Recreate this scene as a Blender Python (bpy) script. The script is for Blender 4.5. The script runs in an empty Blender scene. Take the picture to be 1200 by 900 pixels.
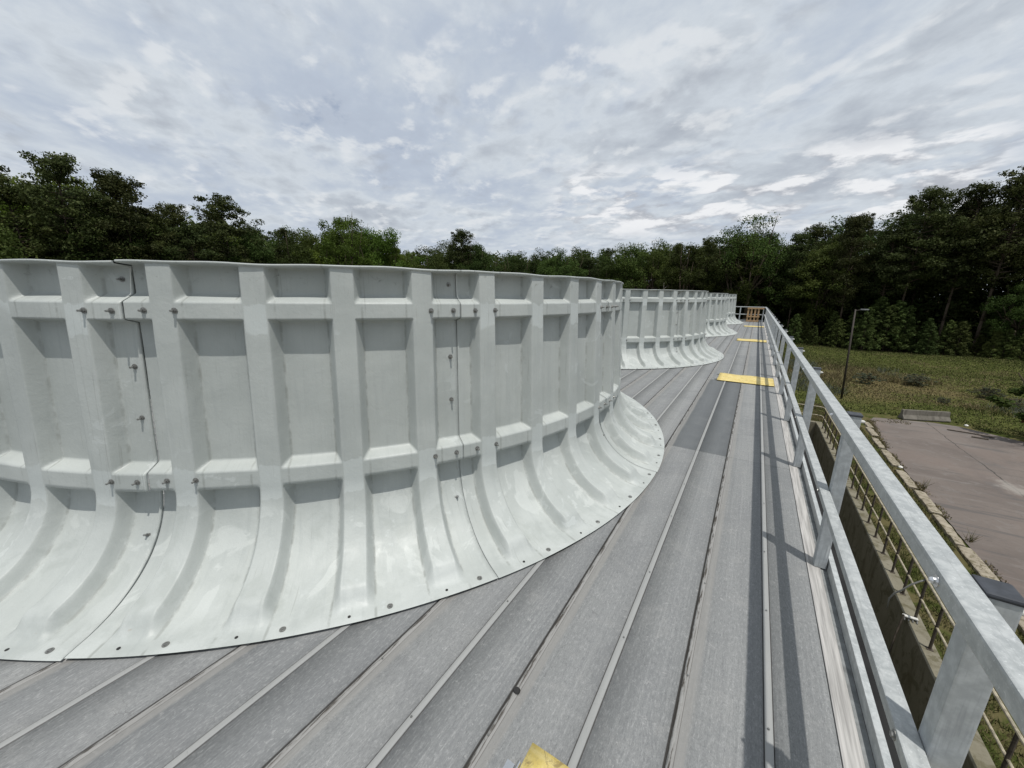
import bpy, bmesh, math, random
import numpy as np
from mathutils import Vector, Matrix
random.seed(11); RNG = np.random.default_rng(11)
S = bpy.context.scene
COL = S.collection
R = math.radians

# ------------------------------------------------------------------ helpers
def link(o, parent=None):
    COL.objects.link(o)
    if parent is not None: o.parent = parent
    return o
def tag(o, label=None, cat=None, group=None, kind=None):
    if label: o['label'] = label
    if cat: o['category'] = cat
    if group: o['group'] = group
    if kind: o['kind'] = kind
    return o
def empty(name, loc=(0, 0, 0), rz=0.0):
    o = bpy.data.objects.new(name, None); o.empty_display_size = .2
    o.location = loc; o.rotation_euler = (0, 0, rz); COL.objects.link(o); return o
def copy_tree(o, parent=None):
    c = o.copy(); COL.objects.link(c)
    if parent is not None: c.parent = parent
    for ch in [x for x in bpy.data.objects if x.parent == o]: copy_tree(ch, c)
    return c
def np_mesh(name, V, F, mats, smooth=False, mi=None, col=None):
    """V (n,3); F (m,k) array of equal-length faces or list of faces"""
    me = bpy.data.meshes.new(name)
    if isinstance(F, np.ndarray):
        m, k = F.shape
        me.vertices.add(len(V)); me.vertices.foreach_set('co', np.asarray(V, np.float32).ravel())
        me.loops.add(m * k); me.loops.foreach_set('vertex_index', F.astype(np.int32).ravel())
        me.polygons.add(m); me.polygons.foreach_set('loop_start', np.arange(m, dtype=np.int32) * k)
        me.polygons.foreach_set('loop_total', np.full(m, k, np.int32))
        me.update(calc_edges=True)
    else:
        me.from_pydata([tuple(v) for v in V], [], F)
    for x in (mats if isinstance(mats, (list, tuple)) else [mats]): me.materials.append(x)
    if mi is not None: me.polygons.foreach_set('material_index', np.asarray(mi, np.int32))
    if smooth: me.polygons.foreach_set('use_smooth', np.ones(len(me.polygons), bool))
    if col is not None:
        a = me.color_attributes.new('tone', 'FLOAT_COLOR', 'POINT')
        a.data.foreach_set('color', np.asarray(col, np.float32).ravel())
    me.validate(); return me
class MB:
    def __init__(s): s.v = []; s.f = []
    def add(s, V, F):
        b = len(s.v); s.v += [tuple(x) for x in V]; s.f += [tuple(i + b for i in f) for f in F]; return s
    def box(s, x0, x1, y0, y1, z0, z1):
        V = [(x, y, z) for z in (z0, z1) for y in (y0, y1) for x in (x0, x1)]
        return s.add(V, [(0, 2, 3, 1), (4, 5, 7, 6), (0, 1, 5, 4), (2, 6, 7, 3), (0, 4, 6, 2), (1, 3, 7, 5)])
    def tube(s, p, q, r0, r1=None, n=10, caps=True):
        r1 = r0 if r1 is None else r1
        p, q = Vector(p), Vector(q); d = (q - p).normalized()
        a = d.orthogonal().normalized(); b = d.cross(a)
        V = []
        for c, r in ((p, r0), (q, r1)):
            for k in range(n):
                t = 2 * math.pi * k / n; V.append(c + a * (r * math.cos(t)) + b * (r * math.sin(t)))
        F = [(k, (k + 1) % n, n + (k + 1) % n, n + k) for k in range(n)]
        if caps: F += [tuple(range(n))[::-1], tuple(range(n, 2 * n))]
        return s.add(V, F)
    def path(s, pts, r, n=6):
        for k in range(len(pts) - 1): s.tube(pts[k], pts[k + 1], r if not isinstance(r, (list, tuple)) else r[k], r if not isinstance(r, (list, tuple)) else r[k + 1], n)
        return s
    def prism(s, prof, y0, y1):
        n = len(prof)
        V = [(x, y0, z) for x, z in prof] + [(x, y1, z) for x, z in prof]
        F = [(k, (k + 1) % n, n + (k + 1) % n, n + k) for k in range(n)]
        return s.add(V, F + [tuple(range(n))[::-1], tuple(range(n, 2 * n))])
    def mesh(s, name, mat, bevel=0.0, smooth=False):
        me = bpy.data.meshes.new(name); me.from_pydata(s.v, [], s.f); me.materials.append(mat)
        bm = bmesh.new(); bm.from_mesh(me); bmesh.ops.recalc_face_normals(bm, faces=bm.faces)
        if bevel: bmesh.ops.bevel(bm, geom=list(bm.edges), offset=bevel, segments=2, affect='EDGES', profile=.6, clamp_overlap=True)
        bm.to_mesh(me); bm.free()
        if smooth:
            for p in me.polygons: p.use_smooth = True
        return me
    def obj(s, name, mat, parent=None, bevel=0.0, smooth=False, loc=None):
        o = bpy.data.objects.new(name, s.mesh(name, mat, bevel, smooth))
        if loc is not None: o.location = loc
        return link(o, parent)

# ------------------------------------------------------------------ materials
class NT:
    def __init__(s, name):
        s.m = bpy.data.materials.new(name); s.m.use_nodes = True
        s.t = s.m.node_tree; s.b = s.t.nodes['Principled BSDF']
    def n(s, typ, **kw):
        x = s.t.nodes.new(typ)
        for k, v in kw.items():
            if k in x.inputs: s.put(x.inputs[k], v)
            else: setattr(x, k, v)
        return x
    def put(s, inp, v):
        if hasattr(v, 'is_output'): s.t.links.new(v, inp)
        else: inp.default_value = v
    def math(s, op, a, b=None, c=None, clamp=False):
        x = s.t.nodes.new('ShaderNodeMath'); x.operation = op; x.use_clamp = clamp
        for i, v in enumerate((a, b, c)):
            if v is not None: s.put(x.inputs[i], v)
        return x.outputs[0]
    def coord(s, kind='Object'): return s.n('ShaderNodeTexCoord').outputs[kind]
    def pos(s): return s.n('ShaderNodeNewGeometry').outputs['Position']
    def mapv(s, v, scale=(1, 1, 1), loc=(0, 0, 0)):
        x = s.n('ShaderNodeMapping'); s.put(x.inputs['Vector'], v); x.inputs['Scale'].default_value = scale; x.inputs['Location'].default_value = loc
        return x.outputs[0]
    def noise(s, v, scale, detail=4, rough=.55, dist=0):
        x = s.n('ShaderNodeTexNoise'); s.put(x.inputs['Vector'], v)
        x.inputs['Scale'].default_value = scale; x.inputs['Detail'].default_value = detail
        x.inputs['Roughness'].default_value = rough; x.inputs['Distortion'].default_value = dist
        return x.outputs['Fac']
    def ss(s, v, a, b, lo=0., hi=1.):
        x = s.n('ShaderNodeMapRange'); x.interpolation_type = 'SMOOTHSTEP'
        s.put(x.inputs[0], v); x.inputs[1].default_value = a; x.inputs[2].default_value = b
        x.inputs[3].default_value = lo; x.inputs[4].default_value = hi
        return x.outputs[0]
    def mix(s, f, a, b, blend='MIX'):
        x = s.n('ShaderNodeMix'); x.data_type = 'RGBA'; x.blend_type = blend
        s.put(x.inputs[0], f)
        for i, v in ((6, a), (7, b)):
            if isinstance(v, tuple): v = (*v, 1) if len(v) == 3 else v
            s.put(x.inputs[i], v)
        return x.outputs[2]
    def xyz(s, v):
        x = s.n('ShaderNodeSeparateXYZ'); s.put(x.inputs[0], v); return x.outputs
    def bump(s, h, strength=.2, dist=.01):
        x = s.n('ShaderNodeBump'); s.put(x.inputs['Height'], h); x.inputs['Strength'].default_value = strength; x.inputs['Distance'].default_value = dist
        s.t.links.new(x.outputs[0], s.b.inputs['Normal'])
    def band(s, x, a, b, e=.002):
        return s.math('MULTIPLY', s.ss(x, a - e, a + e), s.ss(x, b - e, b + e, 1., 0.))
    def out(s, col, rough=.6, spec=.4, metal=0.):
        s.put(s.b.inputs['Base Color'], (*col, 1) if isinstance(col, tuple) else col)
        s.put(s.b.inputs['Roughness'], rough); s.b.inputs['Specular IOR Level'].default_value = spec
        s.b.inputs['Metallic'].default_value = metal
        return s.m

def mat_frp():
    t = NT('white_fibreglass')
    ob = t.coord('Object'); uv = t.n('ShaderNodeUVMap').outputs[0]
    rnd = t.n('ShaderNodeObjectInfo').outputs['Random']
    off = t.n('ShaderNodeVectorMath', operation='ADD'); t.put(off.inputs[0], ob)
    cmb = t.n('ShaderNodeCombineXYZ'); 
    for i in range(3): t.put(cmb.inputs[i], t.math('MULTIPLY', rnd, 37. + 11 * i))
    t.put(off.inputs[1], cmb.outputs[0]); P = off.outputs[0]
    U = t.xyz(uv)                                     # U: metres from rib axis, V: metres down from the rim
    st = t.n('ShaderNodeCombineXYZ'); t.put(st.inputs[0], t.math('MULTIPLY', U[0], 30.)); t.put(st.inputs[1], t.math('MULTIPLY', U[1], 1.6)); t.put(st.inputs[2], t.math('MULTIPLY', rnd, 50.))
    streak = t.noise(st.outputs[0], 1.0, 5, .6, .3)
    big = t.noise(P, 2.2, 5, .6, .4)
    blot = t.noise(P, 6.5, 6, .62, .8)
    c = t.mix(t.ss(big, .3, .72), (.375, .400, .385), (.445, .47, .452))
    c = t.mix(t.ss(streak, .5, .8, 0, .42), c, (.31, .335, .33))
    # paler repair patches
    c = t.mix(t.math('MULTIPLY', t.math('MULTIPLY', t.ss(blot, .60, .625), t.ss(t.noise(P, .9, 2), .45, .6)), .5), c, (.52, .55, .54))
    sk = t.math('MULTIPLY', t.ss(U[1], 1.40, 1.55), t.ss(U[1], 2.2, 2.05))
    bl2 = t.noise(t.mapv(P, (3.2, 3.2, 2.4), (3, 1, 4)), 1., 5, .58, .9)
    c = t.mix(t.math('MULTIPLY', sk, t.ss(bl2, .555, .600, 0, .55)), c, (.53, .555, .535))
    c = t.mix(t.math('MULTIPLY', sk, t.ss(bl2, .44, .36, 0, .45)), c, (.335, .36, .34))
    # pale gel-coat touch-up tongues on the ribs right under the beams
    wob = t.math('MULTIPLY', t.math('SUBTRACT', t.noise(P, 14, 3), .5), .10)
    pv = t.band(t.math('ADD', U[1], wob), .225, .40, .006)
    pu = t.ss(t.math('ABSOLUTE', U[0]), .052, .062, 1, 0)
    pk = t.ss(t.noise(P, 1.1, 1), .47, .49)
    c = t.mix(t.math('MULTIPLY', t.math('MULTIPLY', pv, pu), t.math('MULTIPLY', pk, .75)), c, (.51, .545, .535))
    pv2 = t.band(t.math('ADD', U[1], wob), 1.20, 1.42, .006)
    c = t.mix(t.math('MULTIPLY', t.math('MULTIPLY', pv2, pu), .6), c, (.51, .545, .535))
    # grime under the rim, rusty specks and scuffs
    dirt = t.math('MULTIPLY', t.band(U[1], .03, .10, .03), t.ss(t.noise(P, 9, 6, .7, 1.5), .58, .72))
    c = t.mix(t.math('MULTIPLY', dirt, .75), c, (.16, .16, .145))
    low = t.ss(U[1], 1.75, 2.25)
    c = t.mix(t.math('MULTIPLY', low, t.ss(t.noise(P, 3.3, 5, .65), .45, .62, 0, .5)), c, (.52, .545, .53))
    scr = t.noise(t.mapv(P, (40, 40, 6)), 1, 3, .5, 2.)
    c = t.mix(t.ss(scr, .70, .74, 0, .35), c, (.29, .30, .28))
    au = t.math('ABSOLUTE', U[0])
    cor = t.math('MULTIPLY', t.band(au, .098, .110, .004), t.ss(t.noise(P, 12, 5, .65), .38, .62))  # dirt and corner shade painted along the foot of the ribs
    c = t.mix(t.math('MULTIPLY', cor, .50), c, (.20, .21, .19))
    vs = t.n('ShaderNodeCombineXYZ'); t.put(vs.inputs[0], t.math('MULTIPLY', U[0], 95.)); t.put(vs.inputs[1], t.math('MULTIPLY', U[1], 2.2)); t.put(vs.inputs[2], t.math('MULTIPLY', rnd, 80.))
    drip = t.math('MULTIPLY', t.ss(t.noise(vs.outputs[0], 1., 4, .6), .60, .70), t.ss(t.noise(P, 1.7, 3), .45, .58))
    c = t.mix(t.math('MULTIPLY', drip, .38), c, (.22, .225, .205))
    rust = t.math('MULTIPLY', t.ss(t.noise(P, 5.2, 5, .7, 1.), .68, .74), t.ss(U[1], 1.9, 2.2))
    c = t.mix(t.math('MULTIPLY', rust, .45), c, (.30, .22, .15))
    fine = t.noise(P, 210, 2, .6)
    c = t.mix(t.ss(fine, .35, .65, 0, .12), c, (.25, .27, .265))
    grit = t.noise(P, 45, 4, .6)
    t.bump(t.math('ADD', t.math('MULTIPLY', grit, .5), t.math('MULTIPLY', blot, 1.2)), .35, .006)
    return t.out(c, t.ss(blot, .3, .7, .42, .6), .4)

def mat_deck():
    t = NT('grey_deck_planks')
    P = t.coord('Object'); X = t.xyz(P)
    k = t.math('DIVIDE', t.math('ADD', X[0], .067), .324); ki = t.math('FLOOR', k)
    xm = t.math('MODULO', t.math('ADD', X[0], .067 + .648 * 40), .648)        # metres from the dark joint
    w1 = t.n('ShaderNodeTexWhiteNoise', noise_dimensions='1D'); t.put(w1.inputs['W'], ki)
    pair = t.math('FLOOR', t.math('DIVIDE', t.math('ADD', X[0], .067), .648))
    w2 = t.n('ShaderNodeTexWhiteNoise', noise_dimensions='1D'); t.put(w2.inputs['W'], t.math('ADD', pair, 91.))
    yi = t.math('FLOOR', t.math('DIVIDE', t.math('MAXIMUM', t.math('SUBTRACT', X[1], 4.70), -1.), 4.51))
    w3 = t.n('ShaderNodeTexWhiteNoise', noise_dimensions='2D'); cb = t.n('ShaderNodeCombineXYZ'); t.put(cb.inputs[0], ki); t.put(cb.inputs[1], yi); t.put(w3.inputs[0], cb.outputs[0])
    c = t.mix(w3.outputs[0], (.172, .179, .181), (.246, .251, .247))
    # newer, darker run of planks beyond the cross joint
    newer = t.math('MULTIPLY', t.math('MULTIPLY', t.band(X[1], 4.70, 9.21, .003), t.band(X[0], -.715, -.067, .002)), 1.0)
    lines = t.noise(t.mapv(P, (70, .9, 1)), 1, 6, .65)                          # wear along the planks
    c = t.mix(t.ss(lines, .48, .72, 0, .5), c, (.32, .325, .32))
    c = t.mix(t.ss(lines, .30, .47, .45, 0), c, (.15, .155, .16))
    wide = t.noise(t.mapv(P, (5.5, .35, 1)), 1, 4, .6)
    c = t.mix(t.ss(wide, .52, .72, 0, .28), c, (.16, .167, .172))
    mott = t.noise(P, 5, 6, .65, .6)
    c = t.mix(t.ss(mott, .52, .70, 0, .40), c, (.31, .31, .30))
    scuff = t.noise(P, 34, 5, .7, .8)
    c = t.mix(t.ss(scuff, .58, .70, 0, .6), c, (.40, .40, .39))
    stain = t.noise(P, 1.3, 6, .62, .9)
    c = t.mix(t.ss(stain, .53, .63, 0, .30), c, (.135, .14, .145))
    grain = t.noise(t.mapv(P, (120, 34, 1)), 1, 4, .72)
    c = t.mix(t.ss(grain, .54, .68, 0, .42), c, (.36, .365, .36))
    c = t.mix(t.ss(grain, .46, .32, 0, .50), c, (.085, .09, .095))
    weave = t.noise(t.mapv(P, (260, 120, 1)), 1, 2, .6)
    c = t.mix(t.ss(weave, .35, .65, 0, .42), c, (.13, .135, .14))
    gr2 = t.noise(t.mapv(P, (120, 30, 1)), 1, 4, .7)
    c = t.mix(t.ss(gr2, .52, .68, 0, .40), c, (.37, .375, .37))
    cross = t.noise(t.mapv(P, (1.2, 22, 1)), 1, 4, .65); far = t.ss(X[1], 5., 9.)
    c = t.mix(t.math('MULTIPLY', far, t.ss(cross, .50, .66, 0, .25)), c, (.34, .345, .34))
    c = t.mix(t.math('MULTIPLY', far, t.ss(cross, .46, .34, 0, .25)), c, (.14, .145, .15))
    c = t.mix(t.math('MULTIPLY', newer, .82), c, t.mix(t.ss(mott, .3, .7), (.088, .096, .101), (.108, .117, .122)))
    # tan worn strip beside each dark joint, pale cover strip at each other joint
    tan = t.band(t.math('ADD', xm, t.math('MULTIPLY', t.math('SUBTRACT', t.noise(t.mapv(P, (30, 1.1, 1)), 1, 4, .6), .5), .05)), .010, .072, .012)
    tcol = t.mix(t.noise(t.mapv(P, (60, 2.2, 1)), 1, 5, .6), (.20, .195, .185), (.36, .352, .335))
    c = t.mix(t.math('MULTIPLY', tan, .7), c, tcol)
    c = t.mix(t.math('MULTIPLY', t.band(xm, .0318, .0342, .001), .8), c, (.09, .085, .08))
    c = t.mix(t.math('MULTIPLY', t.band(xm, -.02, .0072, .0015), .93), c, (.022, .020, .018))
    c = t.mix(t.math('MULTIPLY', t.ss(xm, .6435, .648), .9), c, (.022, .020, .018))
    gr = t.noise(t.mapv(P, (90, 7, 1)), 1, 5, .7)
    c = t.mix(t.math('MULTIPLY', t.band(xm, .006, .024, .004), t.ss(gr, .46, .58)), c, (.055, .048, .040))
    odd = t.band(xm, .336, .366, .0015)
    c = t.mix(t.math('MULTIPLY', odd, .9), c, t.mix(t.noise(t.mapv(P, (50, 3, 1)), 1, 4), (.25, .256, .252), (.335, .338, .33)))
    for a in (.3335, .3685):
        c = t.mix(t.math('MULTIPLY', t.band(xm, a - .0022, a + .0022, .0012), .85), c, (.045, .042, .040))
    # cross joints
    yy = t.math('MODULO', t.math('ADD', t.math('SUBTRACT', X[1], 4.70), 45.1), 4.51)
    c = t.mix(t.math('MULTIPLY', t.math('MULTIPLY', t.band(yy, -.01, .006, .002), t.ss(X[1], 3., 3.1)), .7), c, (.06, .06, .06))
    crack = t.noise(t.mapv(P, (2.2, 2.6, 1)), 1, 3, .6, 2.5)
    c = t.mix(t.math('MULTIPLY', t.band(crack, .4985, .5015, .0008), .30), c, (.07, .07, .07))
    t.bump(t.math('ADD', t.math('MULTIPLY', weave, .5), t.math('MULTIPLY', lines, .8)), .25, .003)
    return t.out(c, t.ss(mott, .3, .7, .55, .75), .35)

def mat_galv(name='pale_grey_rail', a=(.30, .318, .318), b=(.42, .437, .433), dark=(.21, .222, .222)):
    t = NT(name); P = t.coord('Object')
    n1 = t.noise(P, 28, 5, .65, .5); n2 = t.noise(t.mapv(P, (60, 14, 60)), 1, 5, .65); n3 = t.noise(P, 3, 4, .6)
    c = t.mix(t.ss(n1, .36, .66), a, b)
    c = t.mix(t.ss(n2, .52, .75, 0, .45), c, dark)
    c = t.mix(t.ss(n3, .5, .75, 0, .35), c, dark)
    c = t.mix(t.ss(t.noise(P, 130, 3, .6), .60, .68, 0, .5), c, (.58, .60, .60))
    seam = t.noise(t.mapv(P, (200, .8, 200)), 1, 4, .6)
    c = t.mix(t.ss(seam, .56, .66, 0, .35), c, (.20, .21, .21))
    t.bump(n1, .15, .002)
    return t.out(c, t.ss(n1, .3, .7, .38, .55), .45)
def mat_post():
    t = NT('grey_post'); P = t.coord('Object')
    n1 = t.noise(P, 20, 5, .65); n2 = t.noise(t.mapv(P, (70, 70, 4)), 1, 5, .65, .3)
    c = t.mix(t.ss(n1, .36, .66), (.33, .35, .36), (.43, .455, .465))
    c = t.mix(t.ss(n2, .50, .70, 0, .5), c, (.24, .255, .265))
    c = t.mix(t.ss(t.noise(t.mapv(P, (30, 30, 2)), 1, 3), .66, .74, 0, .6), c, (.58, .60, .60))
    return t.out(c, .5, .4)
def mat_simple(name, col, rough=.6, spec=.4, metal=0., var=.25, scale=8, vec=(1, 1, 1)):
    t = NT(name); P = t.coord('Object'); n = t.noise(t.mapv(P, vec), scale, 5, .6, .4)
    lo = tuple(x * (1 - var) for x in col); hi = tuple(min(.9, x * (1 + var)) for x in col)
    return t.out(t.mix(t.ss(n, .32, .68), lo, hi), rough, spec, metal)
def mat_yellow():
    t = NT('faded_yellow_plate'); P = t.coord('Object')
    n = t.noise(P, 6, 5, .65, .8); d = t.noise(P, 16, 5, .7, 1.2); s = t.noise(t.mapv(P, (1.2, 18, 1)), 1, 4, .6)
    c = t.mix(t.ss(n, .35, .65), (.60, .46, .13), (.70, .57, .23))
    c = t.mix(t.ss(s, .52, .70, 0, .55), c, (.74, .64, .36))
    c = t.mix(t.ss(d, .54, .66, 0, .8), c, (.30, .22, .10))
    tread = t.noise(t.mapv(P, (90, 90, 1)), 1, 2, .5)
    c = t.mix(t.ss(tread, .52, .66, 0, .35), c, (.42, .33, .12))
    t.bump(t.noise(P, 60, 3), .2, .003)
    return t.out(c, .5, .4)
def mat_conc(name, a, b, stain, moss=None, sc=1.0):
    t = NT(name); P = t.pos()
    n = t.noise(P, 1.1 * sc, 7, .65, .3); f = t.noise(P, 16 * sc, 5, .65); s = t.noise(t.mapv(P, (2.2, 2.2, .35)), sc, 5, .65, .4)
    c = t.mix(t.ss(n, .33, .68), a, b); c = t.mix(t.ss(f, .5, .72, 0, .4), c, stain)
    c = t.mix(t.ss(s, .50, .66, 0, .75), c, stain)
    if moss: c = t.mix(t.ss(t.noise(P, 2.3 * sc, 6, .7, .8), .50, .60, 0, .75), c, moss)
    t.bump(f, .35, .01)
    return t.out(c, .85, .25)
def mat_pad():
    t = NT('worn_concrete_pad'); P = t.pos(); X = t.xyz(P)
    n = t.noise(P, .22, 7, .6, .5); f = t.noise(P, 7, 6, .7); m = t.noise(P, 1.6, 6, .65, .7)
    c = t.mix(t.ss(n, .33, .66), (.116, .097, .086), (.164, .138, .121))
    c = t.mix(t.ss(m, .50, .72, 0, .5), c, (.195, .18, .167))
    c = t.mix(t.ss(f, .48, .74, 0, .35), c, (.085, .078, .073))
    # dragged dark tyre smears
    a1 = t.noise(t.mapv(P, (.16, 1.5, 1)), 1, 5, .6, 1.6)
    c = t.mix(t.ss(a1, .54, .66, 0, .62), c, (.085, .080, .078))
    a2 = t.noise(t.mapv(P, (.10, .9, 1), (4, 7, 0)), 1, 6, .65, 1.2)
    c = t.mix(t.ss(a2, .54, .70, 0, .45), c, (.205, .185, .168))
    rr = t.math('SQRT', t.math('ADD', t.math('POWER', t.math('SUBTRACT', X[0], 15.5), 2.), t.math('POWER', t.math('SUBTRACT', X[1], 27.), 2.)))
    ring = t.math('MULTIPLY', t.band(rr, 4.4, 5.0, .25), t.ss(m, .42, .6))
    c = t.mix(t.math('MULTIPLY', ring, .38), c, (.08, .076, .075))
    pk = t.noise(P, .33, 4, .55)
    c = t.mix(t.ss(pk, .48, .62, 0, .45), c, (.162, .128, .110))
    spk = t.noise(t.mapv(P, (1.6, 4.5, 1)), 1, 4, .6, 1.5)
    c = t.mix(t.ss(spk, .66, .70, 0, .6), c, (.06, .055, .052))
    # joints and the long crack
    wob = t.math('MULTIPLY', t.math('SUBTRACT', t.noise(t.mapv(P, (1, .5, 1)), 1, 5, .65), .5), .45)
    cx = t.math('ADD', t.math('SUBTRACT', X[0], 11.55), wob)
    c = t.mix(t.math('MULTIPLY', t.band(cx, -.028, .028, .016), .85), c, (.045, .040, .036))
    cy = t.math('ADD', t.math('SUBTRACT', X[1], 26.2), wob)
    c = t.mix(t.math('MULTIPLY', t.math('MULTIPLY', t.band(cy, -.018, .018, .015), t.ss(X[0], 9.0, 10.0)), .40), c, (.06, .055, .05))
    # lime-white stain
    dx = t.math('SUBTRACT', X[0], 11.54); dy = t.math('SUBTRACT', X[1], 26.81)
    d = t.math('SQRT', t.math('ADD', t.math('MULTIPLY', dx, dx), t.math('MULTIPLY', t.math('MULTIPLY', dy, dy), .35)))
    d = t.math('ADD', d, t.math('MULTIPLY', t.math('SUBTRACT', t.noise(P, 2.2, 6, .7), .5), 1.6))
    c = t.mix(t.ss(d, .75, .1, 0, .6), c, (.31, .29, .26))
    t.bump(f, .3, .01)
    return t.out(c, .85, .3)
def mat_ground():
    t = NT('rough_field_ground'); P = t.pos(); X = t.xyz(P)
    n = t.noise(P, .12, 6, .65, .4); m = t.noise(P, .7, 6, .7, .5); f = t.noise(P, 6, 5, .7)
    c = t.mix(t.ss(m, .36, .64), (.046, .058, .016), (.088, .098, .030))
    zone = t.math('MULTIPLY', t.ss(X[1], 40., 46.), t.ss(X[1], 72., 60.))
    dry = t.math('MULTIPLY', zone, t.ss(n, .42, .60))
    c = t.mix(t.math('MULTIPLY', dry, .8), c, (.125, .098, .050))
    c = t.mix(t.ss(f, .5, .75, 0, .5), c, (.10, .085, .045))
    verge = t.math('MULTIPLY', t.ss(X[1], 41., 38.), t.ss(m, .42, .55))
    c = t.mix(t.math('MULTIPLY', verge, .6), c, (.115, .088, .052))
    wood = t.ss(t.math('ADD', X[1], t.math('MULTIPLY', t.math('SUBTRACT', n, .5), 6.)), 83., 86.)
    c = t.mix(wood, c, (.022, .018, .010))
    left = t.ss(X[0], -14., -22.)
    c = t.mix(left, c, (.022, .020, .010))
    t.bump(m, .6, .12)
    return t.out(c, 1., 0.)
def mat_leaf(name, a, b, tip, trans=.25):
    t = NT(name); oi = t.n('ShaderNodeObjectInfo').outputs['Random']
    vc = t.n('ShaderNodeVertexColor', layer_name='tone').outputs['Color']; v = t.xyz(vc)
    c = t.mix(v[0], a, b); c = t.mix(t.math('MULTIPLY', v[1], .75), c, tip)
    hs = t.n('ShaderNodeHueSaturation'); t.put(hs.inputs['Color'], c)
    t.put(hs.inputs['Value'], t.ss(oi, 0, 1, .72, 1.30)); t.put(hs.inputs['Hue'], t.ss(t.math('FRACT', t.math('MULTIPLY', oi, 7.31)), 0, 1, .478, .517))
    m = t.out(hs.outputs[0], .7, .15)
    tr = t.n('ShaderNodeBsdfTranslucent'); t.put(tr.inputs[0], hs.outputs[0])
    mx = t.n('ShaderNodeMixShader'); mx.inputs[0].default_value = trans
    out = t.t.nodes['Material Output']
    t.t.links.new(t.b.outputs[0], mx.inputs[1]); t.t.links.new(tr.outputs[0], mx.inputs[2]); t.t.links.new(mx.outputs[0], out.inputs[0])
    return m
def mat_grass():
    t = NT('grass_blades'); vc = t.n('ShaderNodeVertexColor', layer_name='tone').outputs['Color']
    return t.out(vc, .85, .1)
def mat_wood():
    t = NT('brown_lumber'); P = t.coord('Object'); n = t.noise(t.mapv(P, (18, 18, 2)), 1, 5, .6, .5)
    return t.out(t.mix(t.ss(n, .35, .65), (.33, .21, .11), (.44, .30, .17)), .75, .2)
def mat_water():
    t = NT('murky_water'); P = t.pos(); n = t.noise(P, .8, 5, .6, .5); m = t.noise(P, 5, 5, .6)
    c = t.mix(t.ss(n, .35, .65), (.052, .047, .022), (.085, .073, .036)); c = t.mix(t.ss(m, .55, .7, 0, .4), c, (.04, .035, .02))
    t.bump(t.noise(P, 9, 3), .05, .01)
    return t.out(c, .35, .25)

M = dict(frp=mat_frp(), deck=mat_deck(), rail=mat_galv(), post=mat_post(), yellow=mat_yellow(), wood=mat_wood(),
    toe=mat_galv('toe_board_grey', (.34, .36, .36), (.46, .48, .48), (.24, .25, .25)),
    strip=mat_simple('weathered_edge_strip', (.37, .36, .345), .75, .3, 0, .28, 1, (70, 2.2, 20)),
    cap=mat_simple('dark_plastic_cap', (.042, .046, .054), .5, .4, 0, .2, 30),
    steel=mat_simple('bolt_steel', (.27, .27, .26), .34, .5, .7, .3, 60),
    chrome=mat_simple('bright_bolt', (.75, .75, .75), .18, .5, 1., .05, 20),
    darkhole=mat_simple('dark_rubber_plug', (.025, .025, .025), .7, .3, 0, .2, 40),
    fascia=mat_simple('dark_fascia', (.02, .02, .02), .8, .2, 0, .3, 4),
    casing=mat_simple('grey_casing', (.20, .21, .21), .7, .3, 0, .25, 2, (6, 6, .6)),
    conc=mat_conc('basin_concrete', (.175, .16, .115), (.215, .198, .15), (.12, .105, .068), (.10, .09, .05)),
    barrier=mat_conc('barrier_concrete', (.135, .125, .105), (.19, .175, .15), (.085, .078, .065), None, 1.6),
    kerb=mat_conc('kerb_concrete', (.27, .235, .18), (.36, .32, .25), (.15, .125, .085), (.11, .095, .05), 2.),
    pad=mat_pad(), ground=mat_ground(), water=mat_water(), grass=mat_grass(),
    iron=mat_simple('old_brown_steel', (.075, .062, .048), .7, .35, .2, .35, 12),
    ironrail=mat_simple('weathered_pipe', (.36, .32, .235), .6, .35, .2, .35, 9),
    pole=mat_simple('dark_bronze_pole', (.045, .037, .030), .6, .3, 0, .25, 3),
    strap=mat_simple('grey_webbing', (.30, .30, .28), .7, .3, 0, .2, 30),
    white=mat_simple('off_white_plastic', (.62, .61, .57), .5, .4, 0, .12, 20),
    red=mat_simple('dull_red_paint', (.075, .014, .010), .6, .3, 0, .3, 10),
    bark=mat_simple('pine_bark', (.075, .058, .042), .9, .15, 0, .35, 1, (9, 9, 2)),
    palebark=mat_simple('pale_bark', (.19, .175, .15), .9, .15, 0, .3, 1, (9, 9, 2)),
    sage=mat_leaf('grey_green_leaves', (.045, .055, .032), (.085, .095, .060), (.12, .13, .085), .2),
    pine=mat_leaf('pine_needles', (.030, .043, .011), (.058, .073, .021), (.105, .115, .042), .28),
    broad=mat_leaf('broad_leaves', (.030, .049, .010), (.063, .092, .019), (.11, .14, .038), .32),
    fresh=mat_leaf('fresh_leaves', (.062, .100, .013), (.110, .160, .024), (.16, .21, .045), .38),
    young=mat_leaf('young_pine_needles', (.046, .066, .017), (.082, .108, .030), (.13, .155, .05), .28))

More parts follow.
